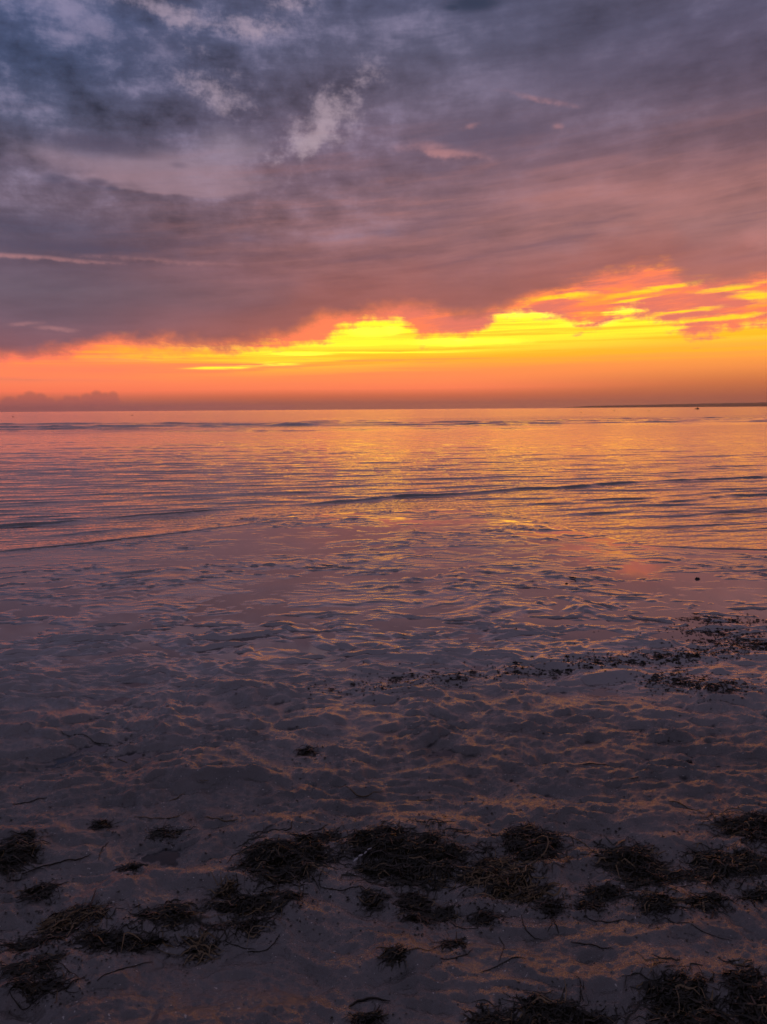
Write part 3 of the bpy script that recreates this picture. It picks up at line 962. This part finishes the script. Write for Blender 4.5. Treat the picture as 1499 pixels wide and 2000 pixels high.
def clump(u, v, wpx, hpx, label, hk=1.0, dens=15000, group='seaweed clumps stranded on the sand', n_long=6, straw=0.08):
    seed = int(u * 7 + v * 3) % 977
    g_ = np.random.default_rng(seed)
    cx, cy, cz = ground(u, v)
    m = mpp(cx, cy, cz)
    a = wpx * .5 * m
    sv = (CAM_H - cz) / math.hypot(cy, CAM_H - cz)
    hgt = min(.085 * a, hpx * m * .18) * hk
    b2 = max((hpx * m - hgt * .85) / sv * .5, a * .30)
    o = link('seaweed_clump', None, loc=(cx, cy, cz), label=label, cat='seaweed', group=group)
    # core of the heap
    ng = 34
    U_, V_ = np.meshgrid(np.linspace(-1.45, 1.45, ng), np.linspace(-1.45, 1.45, ng))
    X_, Y_ = cx + a * U_, cy + b2 * V_
    H_ = heap(X_, Y_, cx, cy, a, b2, seed)
    Z_ = sand_z(X_, Y_) + pile(X_, Y_, cx, cy, a, b2, hgt, seed) * .88 - .0015 + .004 * fbm(X_ * 45, Y_ * 45, seed, 2) - .012 * (H_ < .02)
    V = np.stack([X_ - cx, Y_ - cy, Z_ - cz], -1).reshape(-1, 3)
    Hf = H_.ravel()
    F = [(i * ng + j, i * ng + j + 1, (i + 1) * ng + j + 1, (i + 1) * ng + j) for i in range(ng - 1) for j in range(ng - 1)]
    F = [f for f in F if max(Hf[f[0]], Hf[f[1]], Hf[f[2]], Hf[f[3]]) > .02]
    used = sorted({q for f in F for q in f})
    ix = {q: i for i, q in enumerate(used)}
    link('mat', poly_mesh('mat', V[used], [tuple(ix[q] for q in f) for f in F]), mat_matt, o)
    # blades
    n = int(max(60, dens * math.pi * a * b2 * .9))
    k = 7
    cand = g_.uniform(-1.45, 1.45, (n * 6, 2))
    hc = heap(cx + a * cand[:, 0], cy + b2 * cand[:, 1], cx, cy, a, b2, seed)
    cand = cand[(hc > g_.random(len(hc)) * .40 + .01) | ((g_.random(len(hc)) < .05) & ((cand ** 2).sum(1) < 1.9))][:n]
    n = len(cand)
    x0, y0 = cx + a * cand[:, 0], cy + b2 * cand[:, 1]
    dirn = g_.normal(0, .42, n) + np.where(g_.random(n) < .5, 0, np.pi) + .25
    ln = g_.uniform(.018, .075, n) * (1 + .4 * a / .2)
    sx_ = np.linspace(-.5, .5, k)[None, :]
    bend = g_.normal(0, 1.2, n)[:, None] * sx_ ** 2 * 2
    wig = .10 * np.sin(sx_ * g_.uniform(6, 14, n)[:, None] + g_.random(n)[:, None] * 6)
    px_ = x0[:, None] + ln[:, None] * (np.cos(dirn)[:, None] * sx_ - np.sin(dirn)[:, None] * (bend * .5 + wig))
    py_ = y0[:, None] + ln[:, None] * (np.sin(dirn)[:, None] * sx_ + np.cos(dirn)[:, None] * (bend * .5 + wig))
    lift = g_.uniform(-.001, .004, n)[:, None] + (g_.random(n)[:, None] < .06) * g_.uniform(0, .012, n)[:, None] * (1 - (2 * sx_) ** 2)
    pz_ = sand_z(px_, py_) + pile(px_, py_, cx, cy, a, b2, hgt, seed) * .92 + lift + .001
    Pn = np.stack([px_ - cx, py_ - cy, pz_ - cz], -1)
    W = g_.uniform(.0008, .0032, n)[:, None] * (1 - .7 * np.abs(2 * sx_) ** 2)
    V, F = ribbons(Pn, W, g_.uniform(-.9, .9, n))
    me = poly_mesh('tangle', V, F)
    me.materials.append(mat_weed)
    me.materials.append(mat_straw)
    pick = np.repeat((g_.random(n) < straw).astype(np.int32), k - 1)
    me.polygons.foreach_set('material_index', pick)
    link('tangle', me, None, o, kind='stuff')
    # longer strands trailing off the heap
    for i in range(max(1, n_long // 2)):
        an = g_.choice([0, np.pi]) + g_.normal(0, .7)
        r0_, L_ = g_.uniform(.5, .9), g_.uniform(.5, 1.1) * a + .03
        sx0, sy0 = cx + a * r0_ * math.cos(an), cy + b2 * r0_ * math.sin(an)
        d0 = an + g_.normal(0, .7)
        tt = np.linspace(0, 1, 14)
        cv_ = g_.normal(0, 1.4)
        aa = d0 + cv_ * tt + .3 * np.sin(tt * 9 + i)
        xx = sx0 + np.cumsum(np.cos(aa)) * L_ / 14
        yy = sy0 + np.cumsum(np.sin(aa)) * L_ / 14 * .8
        zz = sand_z(xx, yy) + pile(xx, yy, cx, cy, a, b2, hgt, seed) + .0022
        V, F = tube(np.stack([xx - cx, yy - cy, zz - cz], 1), g_.uniform(.0007, .0016), 4)
        link('strand', poly_mesh('strand', V, F), mat_straw if g_.random() < .22 else mat_weed, o)
    return o


CL = [
    (795, 1656, 225, 92, 'largest humped seaweed heap, a pale reed poking from its edge', 1.25, 9),
    (560, 1668, 175, 84, 'shaggy brown seaweed heap beside the reed heap, rust-tinged on top', 1.1, 8),
    (550, 1708, 110, 46, 'flat trailing skirt of weed below the rust-tinged heap', .6, 4),
    (830, 1712, 105, 40, 'thin flat weed patch trailing below the reed heap', .5, 4),
    (1040, 1650, 120, 74, 'seaweed heap with a pale curled strand on top', 1.2, 7),
    (970, 1702, 135, 66, 'straw-tipped seaweed heap joined below the pale-curl heap', 1.0, 7),
    (1225, 1672, 120, 58, 'rounded seaweed heap carrying a grey leaf', 1.2, 6),
    (1262, 1712, 110, 54, 'sloping weed tail running down from the grey-leaf heap', .8, 5),
    (1478, 1622, 140, 62, 'seaweed heap beneath the thin pale hoop of strand', 1.1, 6),
    (1432, 1686, 170, 62, 'long low seaweed ridge under the hoop heap', 1.0, 6),
    (1378, 1712, 70, 30, 'small dark weed lump at the foot of the long ridge', .8, 3),
    (1340, 1962, 150, 125, 'big rounded dome of fine dark seaweed', 1.5, 10),
    (1482, 1958, 110, 112, 'tall dome of weed next to the big rounded one', 1.4, 8),
    (1085, 1980, 220, 64, 'broad matted seaweed bed with a flat ragged top', .8, 8),
    (20, 1668, 100, 74, 'seaweed heap with strands combed over its side', 1.1, 6),
    (85, 1738, 64, 38, 'little weed tuft below the combed heap', .9, 4),
    (140, 1802, 130, 52, 'tangled weed heap crossed by a straw stalk', .8, 7),
    (70, 1842, 130, 26, 'narrow streak of weed beside the stalk heap', .5, 4),
    (335, 1788, 118, 40, 'flat black weed patch under the sunlit sand hump', .6, 5),
    (235, 1838, 170, 34, 'long drawn-out weed streak between the patches', .5, 6),
    (500, 1762, 170, 42, 'long weed bank lying along the lit sand crest', .9, 6),
    (440, 1746, 34, 26, 'small reddish weed knob on the lit sand crest', 1.3, 3),
    (470, 1808, 120, 22, 'thin weed bar below the long bank', .5, 4),
    (395, 1850, 58, 32, 'sparse straw-coloured grass tuft', .7, 5),
    (60, 1890, 110, 42, 'ragged weed smear on bluish wet sand', .5, 6),
    (80, 1930, 90, 30, 'stringy weed scrap below the ragged smear', .5, 6),
    (730, 1756, 46, 26, 'small oval weed tuft at the head of a trio', 1.0, 3),
    (812, 1768, 66, 40, 'middle weed tuft of a trio, dark and rounded', 1.0, 4),
    (816, 1792, 50, 26, 'lowest weed tuft of a trio', .8, 3),
    (868, 1784, 48, 20, 'neat almond-shaped weed lump', 1.3, 2),
    (948, 1792, 52, 24, 'spiky weed tuft right of the almond lump', .9, 5),
    (1010, 1744, 135, 34, 'wide thin weed strip below the straw-tipped heap', .7, 6),
    (1075, 1766, 44, 32, 'knot of stalky weed at the end of the thin strip', .8, 7),
    (1180, 1746, 78, 28, 'wing-shaped weed scrap under the grey-leaf heap', .8, 4),
    (1150, 1768, 62, 18, 'thin weed sliver below the wing-shaped scrap', .6, 3),
    (1285, 1762, 80, 36, 'frayed weed end below the sloping tail', .8, 5),
    (1380, 1762, 84, 30, 'crescent of weed standing apart on bare sand', .9, 4),
    (1478, 1752, 56, 24, 'broken weed bits in a short row', .7, 3),
    (955, 1995, 70, 36, 'low black weed cushion left of the broad bed', .9, 3),
    (715, 1990, 50, 22, 'small black weed pad on dark sand', .8, 2),
    (885, 1845, 36, 18, 'single dark weed nub beside a shallow hollow', .8, 2),
    (645, 1638, 26, 16, 'tiny round weed lump between two big heaps', 1.2, 1),
    (600, 1468, 32, 14, 'weed wisp on a tiny sand mound', .9, 2),
    (200, 1611, 32, 16, 'isolated black weed speck on grey sand', .8, 2),
    (45, 1634, 30, 14, 'small weed lump above the combed heap', .8, 2),
    (325, 1628, 58, 16, 'flat streak of weed beside a dark hollow', .5, 3),
    (255, 1694, 30, 14, 'small weed bit with a sunlit tip', .8, 2),
    (770, 1862, 30, 16, 'weed nub on a pale sand edge', .8, 2),
]
for (u, v, w_, h_, lab, hk, nl) in CL:
    clump(u, v, w_, h_, lab, hk, n_long=nl, straw=(.45 if 'straw' in lab or 'reddish' in lab else .07))

# ------------------------------------------------------------------ single strands lying on the sand
ST = [
    ([(43, 1707), (107, 1687), (150, 1680), (180, 1667)], 2.4, 0), ([(193, 1680), (200, 1658), (213, 1645)], 1.8, 0),
    ([(262, 1595), (310, 1598), (347, 1595), (364, 1582)], 1.5, 1), ([(642, 1683), (671, 1674), (690, 1679)], 2.4, 0),
    ([(627, 1734), (624, 1715), (638, 1690)], 1.6, 0), ([(627, 1732), (657, 1738), (712, 1734)], 1.6, 0),
    ([(877, 1741), (914, 1727), (921, 1705)], 1.8, 0), ([(484, 1859), (525, 1851), (547, 1824)], 1.5, 0),
    ([(682, 1967), (712, 1954), (763, 1956)], 3.0, 0), ([(954, 1619), (971, 1632), (997, 1632)], 1.5, 1),
    ([(1110, 1632), (1144, 1649), (1157, 1662)], 1.5, 1), ([(1283, 1671), (1302, 1662)], 1.4, 1),
    ([(1019, 1788), (1028, 1818), (1058, 1831)], 1.8, 0), ([(1079, 1788), (1085, 1805), (1092, 1824)], 2.2, 0),
    ([(1076, 1788), (1078, 1806), (1070, 1822)], 1.6, 0), ([(665, 1530), (695, 1552), (722, 1553), (750, 1547)], 1.9, 1),
    ([(1305, 1565), (1345, 1577), (1378, 1591)], 1.9, 1), ([(25, 1571), (60, 1566), (92, 1558)], 1.8, 0),
    ([(860, 1872), (905, 1866), (925, 1852)], 1.4, 0), ([(735, 1852), (790, 1860), (845, 1857)], 1.8, 1),
    ([(560, 1672), (600, 1700), (625, 1738)], 1.8, 0), ([(440, 1838), (470, 1850), (500, 1853)], 1.4, 0),
    ([(190, 1916), (235, 1894), (300, 1880)], 1.5, 0), ([(60, 1915), (95, 1940), (130, 1930), (170, 1905)], 2.0, 0),
    ([(170, 1815), (205, 1775), (215, 1760)], 1.8, 0), ([(1140, 1790), (1180, 1800), (1235, 1798)], 1.4, 0),
    ([(880, 1800), (900, 1812), (935, 1812)], 1.3, 0), ([(1290, 1790), (1350, 1815), (1430, 1838)], 1.2, 0),
    ([(400, 1598), (440, 1604), (468, 1601)], 2.0, 1), ([(120, 1432), (180, 1440), (215, 1452)], 1.6, 0),
    ([(230, 1482), (250, 1490)], 1.6, 1), ([(390, 1510), (408, 1524)], 1.4, 1), ([(330, 1565), (350, 1556), (362, 1548)], 1.5, 1),
    ([(1130, 1495), (1170, 1493), (1190, 1492)], 1.5, 0), ([(1228, 1522), (1250, 1521)], 1.8, 1), ([(815, 1563), (850, 1562)], 1.5, 1),
    ([(540, 1650), (545, 1630)], 1.3, 0), ([(940, 1900), (985, 1880), (1030, 1872)], 1.2, 0), ([(975, 1830), (985, 1850), (975, 1880)], 1.4, 0),
    ([(1115, 1840), (1160, 1846), (1200, 1853)], 1.5, 0),
]
NEAR = [(795, 1656, 'the largest heap with the reed'), (560, 1668, 'the rust-tinged heap'), (1040, 1650, 'the heap with the pale curl'), (970, 1702, 'the straw-tipped heap'),
        (1225, 1672, 'the grey-leaf heap'), (1478, 1622, 'the heap under the pale hoop'), (1432, 1686, 'the long low ridge of weed'), (1340, 1962, 'the big rounded dome of weed'),
        (1085, 1980, 'the broad matted weed bed'), (20, 1668, 'the combed-over heap'), (140, 1802, 'the heap crossed by a stalk'), (335, 1788, 'the flat black weed patch'), (500, 1762, 'the lit sand crest'),
        (395, 1850, 'the straw-coloured tuft'), (80, 1910, 'the ragged weed smear'), (812, 1768, 'the trio of small tufts'), (868, 1784, 'the almond-shaped lump'), (1075, 1766, 'the knot of stalky weed'),
        (1180, 1746, 'the wing-shaped scrap'), (1380, 1762, 'the crescent of weed'), (715, 1990, 'the small black weed pad'), (600, 1468, 'the tiny sand mound with a weed wisp'),
        (200, 1611, 'the isolated black speck of weed'), (325, 1628, 'the dark hollow'), (1347, 1488, 'the knobbly stone'), (770, 1862, 'the pale sand edge')]
for (pl, rad, pale) in ST:
    pts = [ground(u, v)[:2] for u, v in pl]
    ln = smooth_line(pts, 18)
    zz = sand_z(ln[:, 0], ln[:, 1]) + rad * .001 * .8
    c0 = (ln[0, 0], ln[0, 1], zz[0])
    V, F = tube(np.stack([ln[:, 0] - c0[0], ln[:, 1] - c0[1], zz - c0[2]], 1), rad * .001, 5)
    mu, mv = np.mean([p[0] for p in pl]), np.mean([p[1] for p in pl])
    by_ = min(NEAR, key=lambda q: (q[0] - mu) ** 2 + ((q[1] - mv) * 2) ** 2)[2]
    link('seaweed_strand', poly_mesh('seaweed_strand', V, F), mat_straw if pale else mat_weed, loc=c0,
         label=('bent straw-coloured strand on the sand near ' if pale else 'curved dark strand on the sand near ') + by_,
         cat='strand', group='pale strands on the sand' if pale else 'dark strands on the sand')


def special_strand(name, pl, rad, mat, label, cat, lift):
    pts = [ground(u, v)[:2] for u, v in pl]
    ln = smooth_line(pts, 26)
    t = np.linspace(0, 1, 26)
    zz = sand_z(ln[:, 0], ln[:, 1]) + rad + lift * np.sin(t * math.pi)
    c0 = (ln[0, 0], ln[0, 1], zz[0])
    V, F = tube(np.stack([ln[:, 0] - c0[0], ln[:, 1] - c0[1], zz - c0[2]], 1), rad, 6)
    link(name, poly_mesh(name, V, F), mat, loc=c0, label=label, cat=cat)


special_strand('curled_strand', [(1032, 1650), (1056, 1648), (1070, 1658), (1068, 1672), (1054, 1680)], .0026, mat_straw, 'pale curled strand looped over a seaweed heap', 'strand', .035)
special_strand('hooped_strand', [(1406, 1606), (1411, 1594), (1426, 1586), (1446, 1585), (1462, 1590)], .0018, mat_straw, 'thin pale hoop of strand arching beside a weed heap', 'strand', .012)
special_strand('straw_stalk', [(96, 1820), (118, 1808), (142, 1796)], .0022, mat_straw, 'straight straw stalk lying across a tangled weed heap', 'stalk', .012)

# bleached reed in broken joints
x0, y0, z0 = ground(690, 1688)
x1, y1, z1 = ground(728, 1668)
reed = link('reed_stem', None, loc=(x0, y0, z0), label='bleached white reed in broken joints leaning on the largest heap', cat='reed')
for i, (t0, t1) in enumerate(((0, .27), (.31, .50), (.54, .72), (.77, .96))):
    pa = Vector(((x1 - x0) * t0, (y1 - y0) * t0, .010 + .03 * t0))
    pb_ = Vector(((x1 - x0) * t1, (y1 - y0) * t1, .010 + .03 * t1))
    wob_ = Vector((.002 * (-1) ** i, .003 * (i % 2), 0))
    V, F = tube([pa + wob_, pa.lerp(pb_, .3) + wob_, pa.lerp(pb_, .7), pb_], .0040 - .0006 * i, 7)
    link('joint', poly_mesh('joint', V, F), mat_reed, reed)

# grey leaf on the rounded heap
lx, ly, lz = ground(1222, 1678)
V, F = ribbons(np.array([[[-.035, -.004, .0], [-.018, .006, .010], [0, .010, .014], [.018, .006, .010], [.036, -.008, -.002]]]), np.array([[.002, .008, .011, .008, .002]]), np.array([.3]))
Vt = np.concatenate([V, V - [0, 0, .0012]])
nV = len(V)
Ft = [tuple(f) for f in F] + [tuple(int(q) + nV for q in f[::-1]) for f in F]
leaf = link('grey_leaf', poly_mesh('grey_leaf', Vt, Ft), mat_stone, loc=(lx, ly, lz + .045), label='limp grey leaf draped on the rounded seaweed heap', cat='leaf')


# ------------------------------------------------------------------ stones and scraps
def lump_mesh(name, seed, flat_=.5, rough=.35, n=10, m=6):
    g_ = np.random.default_rng(seed)
    v, f = [(0, 0, -.5 * flat_)], []
    for i in range(1, m):
        ph = math.pi * i / m
        for k in range(n):
            a = 2 * math.pi * k / n
            r_ = 1 + rough * float(fbm(math.cos(a) * 1.2 + seed, math.sin(a) * 1.2 + ph, seed, 3)) * 1.8
            v.append((math.sin(ph) * math.cos(a) * r_, math.sin(ph) * math.sin(a) * r_ * .8, -math.cos(ph) * flat_ * (r_ * .6 + .4) + flat_ * .0))
    v.append((0, 0, .5 * flat_ * 1.6))
    for k in range(n):
        f.append((0, 1 + (k + 1) % n, 1 + k))
        b3 = 1 + (m - 2) * n
        f.append((len(v) - 1, b3 + k, b3 + (k + 1) % n))
    for i in range(m - 2):
        for k in range(n):
            b3 = 1 + i * n
            f.append((b3 + k, b3 + (k + 1) % n, b3 + n + (k + 1) % n, b3 + n + k))
    return poly_mesh(name, v, f)


for (u, v, px_, lab, sd_) in [(1363, 1131, 9, 'lone dark stone on the smooth wet sand', 3), (1107, 1140, 5, 'tiny dark pebble beside a weed scrap on the wet flat', 4), (1347, 1488, 11, 'dark knobbly stone on the pitted sand', 5)]:
    x, y, z = ground(u, v)
    r_ = px_ * .5 * mpp(x, y, z)
    o = link('beach_stone', lump_mesh('beach_stone', sd_, .55, .55, 14, 8), mat_stone, loc=(x, y, z + r_ * .22), label=lab, cat='stone')
    o.scale = (r_, r_, r_)


def scrap_mesh(seed):
    """a few crumpled shreds lying together"""
    g_ = np.random.default_rng(seed)
    Vs, Fs, off = [], [], 0
    for i in range(5):
        an = g_.normal(.1, .8)
        L_ = g_.uniform(.7, 1.6)
        tt = np.linspace(-.5, .5, 6)
        P_ = np.stack([g_.normal(0, .25) + L_ * tt * math.cos(an), g_.normal(0, .25) + L_ * tt * math.sin(an) + .2 * np.sin(tt * 5 + i), .10 + .22 * g_.random() + .35 * g_.random() * (1 - 4 * tt ** 2)], 1)[None]
        V, F = ribbons(P_, (g_.uniform(.12, .26) * (1 - (2 * tt) ** 2 * .8))[None], np.array([g_.uniform(-.7, .7)]))
        Vs.append(V)
        Fs += [tuple(int(q) + off for q in f) for f in F]
        off += len(V)
    return poly_mesh('seaweed_scrap', np.concatenate(Vs), Fs)


protos = [scrap_mesh(400 + i) for i in range(10)]
for p in protos:
    p.materials.append(mat_weed)


def scrap(u, v, px_, label, group, g_):
    x, y, z = ground(u, v)
    r_ = px_ * .5 * mpp(x, y, z)
    o = bpy.data.objects.new('seaweed_scrap', protos[int(g_.integers(len(protos)))])
    COL.objects.link(o)
    o.location = (x, y, z + r_ * .12)
    o.scale = (r_ * 1.3, r_ * g_.uniform(.6, 1.2), r_ * g_.uniform(.4, .8))
    o.rotation_euler = (0, 0, g_.normal(0, .5) + math.pi * int(g_.integers(2)))
    o['label'], o['category'], o['group'] = label, 'seaweed', group


gs = np.random.default_rng(77)
WR = [([(680, 1352), (800, 1330), (930, 1318), (1080, 1308), (1180, 1290)], 26, 14), ([(1180, 1294), (1300, 1286), (1400, 1272), (1520, 1258)], 34, 12),
      ([(1350, 1228), (1400, 1236), (1500, 1246)], 16, 8), ([(1290, 1322), (1360, 1338), (1440, 1344)], 26, 12), ([(1330, 1205), (1420, 1214), (1500, 1214)], 10, 6), ([(1380, 1250), (1500, 1262)], 12, 7)]


def along(pl, spread_v, spread_u=40):
    q = gs.random() * (len(pl) - 1)
    j = int(q)
    f = q - j
    return (pl[j][0] * (1 - f) + pl[j + 1][0] * f + gs.normal(0, spread_u * .5), pl[j][1] * (1 - f) + pl[j + 1][1] * f + gs.normal(0, spread_v))


wts = np.array([46, 70, 22, 56, 16, 22])
for wl, n in zip(WR, wts):
    for _ in range(n):
        u, v = along(wl[0], wl[2] * .5)
        if u > 1560:
            continue
        scrap(u, v, gs.uniform(8, 17) * (1.4 if gs.random() < .15 else 1), 'small black seaweed scrap in the wrack line across the rippled sand', 'scraps of the wrack line', gs)
for (u, v, px_, lab) in [(1118, 1130, 22, 'flat weed scrap next to a tiny pebble on the wet flat'), (808, 1035, 10, 'tiny weed scrap alone on the far wet flat'), (472, 1014, 12, 'weed scrap stranded at the water edge'),
                         (1230, 1066, 11, 'weed scrap on the smooth film by the swash'), (1010, 1232, 14, 'weed scrap caught on a pink ripple crest')]:
    scrap(u, v, px_, lab, None, gs) if False else None
    x, y, z = ground(u, v)
    r_ = px_ * .5 * mpp(x, y, z)
    o = link('seaweed_scrap', protos[int(gs.integers(7))], None, loc=(x, y, z + r_ * .1), label=lab, cat='seaweed')
    o.scale = (r_, r_ * .8, r_ * .5)
for _ in range(60):
    u, v = gs.uniform(20, 1480), gs.uniform(1340, 1630)
    if u < 420 and gs.random() < .5:
        continue
    scrap(u, v, gs.uniform(5, 10), 'small dark weed speck scattered on the lumpy sand', 'specks scattered on the lumpy sand', gs)

# crumbs too many to count
Vs, Fs, off = [], [], 0
pv = [np.array([v.co[:] for v in p.vertices]) for p in protos]
pf = [[tuple(f.vertices) for f in p.polygons] for p in protos]
UV, PX = [], []
for _ in range(2600):
    k = int(gs.choice(len(WR), p=wts / wts.sum()))
    UV.append(along(WR[k][0], WR[k][2] * (.45 if gs.random() < .7 else 1.2), 90))
    PX.append(gs.uniform(3, 8))
for _ in range(700):
    u, v = gs.uniform(-60, 1560), 1220 + 760 * gs.random() ** 1.2
    if v < 1340 and u < 650:
        continue
    UV.append((u, v))
    PX.append(gs.uniform(2, 5.5))
for (u, v, w_, h_, lab, hk, nl) in CL:
    for _ in range(int(w_ * .7)):
        UV.append((u + gs.normal(0, w_ * .5), v + gs.normal(0, h_ * .6) + 6))
        PX.append(gs.uniform(3, 9))
UV = np.array(UV)
UV[:, 1] = np.minimum(UV[:, 1], 2060)
dirs = np.array([ray(u, v)[:] for u, v in UV])
zc = np.full(len(UV), .05)
for _ in range(8):
    t = (zc - CAM_H) / dirs[:, 2]
    xc, yc = dirs[:, 0] * t, dirs[:, 1] * t
    zc = sand_z(xc, yc)
for i in range(len(UV)):
    k = int(gs.integers(len(protos)))
    r_ = PX[i] * .5 * mpp(xc[i], yc[i], zc[i])
    a = gs.normal(0, .6)
    ca, sa_ = math.cos(a) * r_, math.sin(a) * r_
    V = pv[k]
    Vs.append(np.stack([xc[i] + V[:, 0] * ca - V[:, 1] * sa_, yc[i] + V[:, 0] * sa_ + V[:, 1] * ca, zc[i] + V[:, 2] * r_ * .7 + .05 * r_], 1))
    Fs += [tuple(q + off for q in f) for f in pf[k]]
    off += len(V)
link('seaweed_crumbs', poly_mesh('seaweed_crumbs', np.concatenate(Vs), Fs), mat_weed, kind='stuff',
     label='countless fine seaweed crumbs strewn over the sand', cat='seaweed')

# ------------------------------------------------------------------ thin sea haze between the beach and the far shore
hzv, hzf = box_v(0, 5500, 28.0, 30000, 6700, 33.0)
mat_haze = bpy.data.materials.new('haze')
mat_haze.use_nodes = True
ht = mat_haze.node_tree
ht.nodes.clear()
hv = ht.nodes.new('ShaderNodeVolumePrincipled')
hv.inputs['Color'].default_value = (.85, .80, .80, 1)
hv.inputs['Density'].default_value = 6.0e-5
hv.inputs['Anisotropy'].default_value = 0.8
ho = ht.nodes.new('ShaderNodeOutputMaterial')
ht.links.new(hv.outputs[0], ho.inputs['Volume'])
link('haze', poly_mesh('haze', hzv, hzf, False), mat_haze, kind='stuff')
SC.cycles.volume_bounces = 1
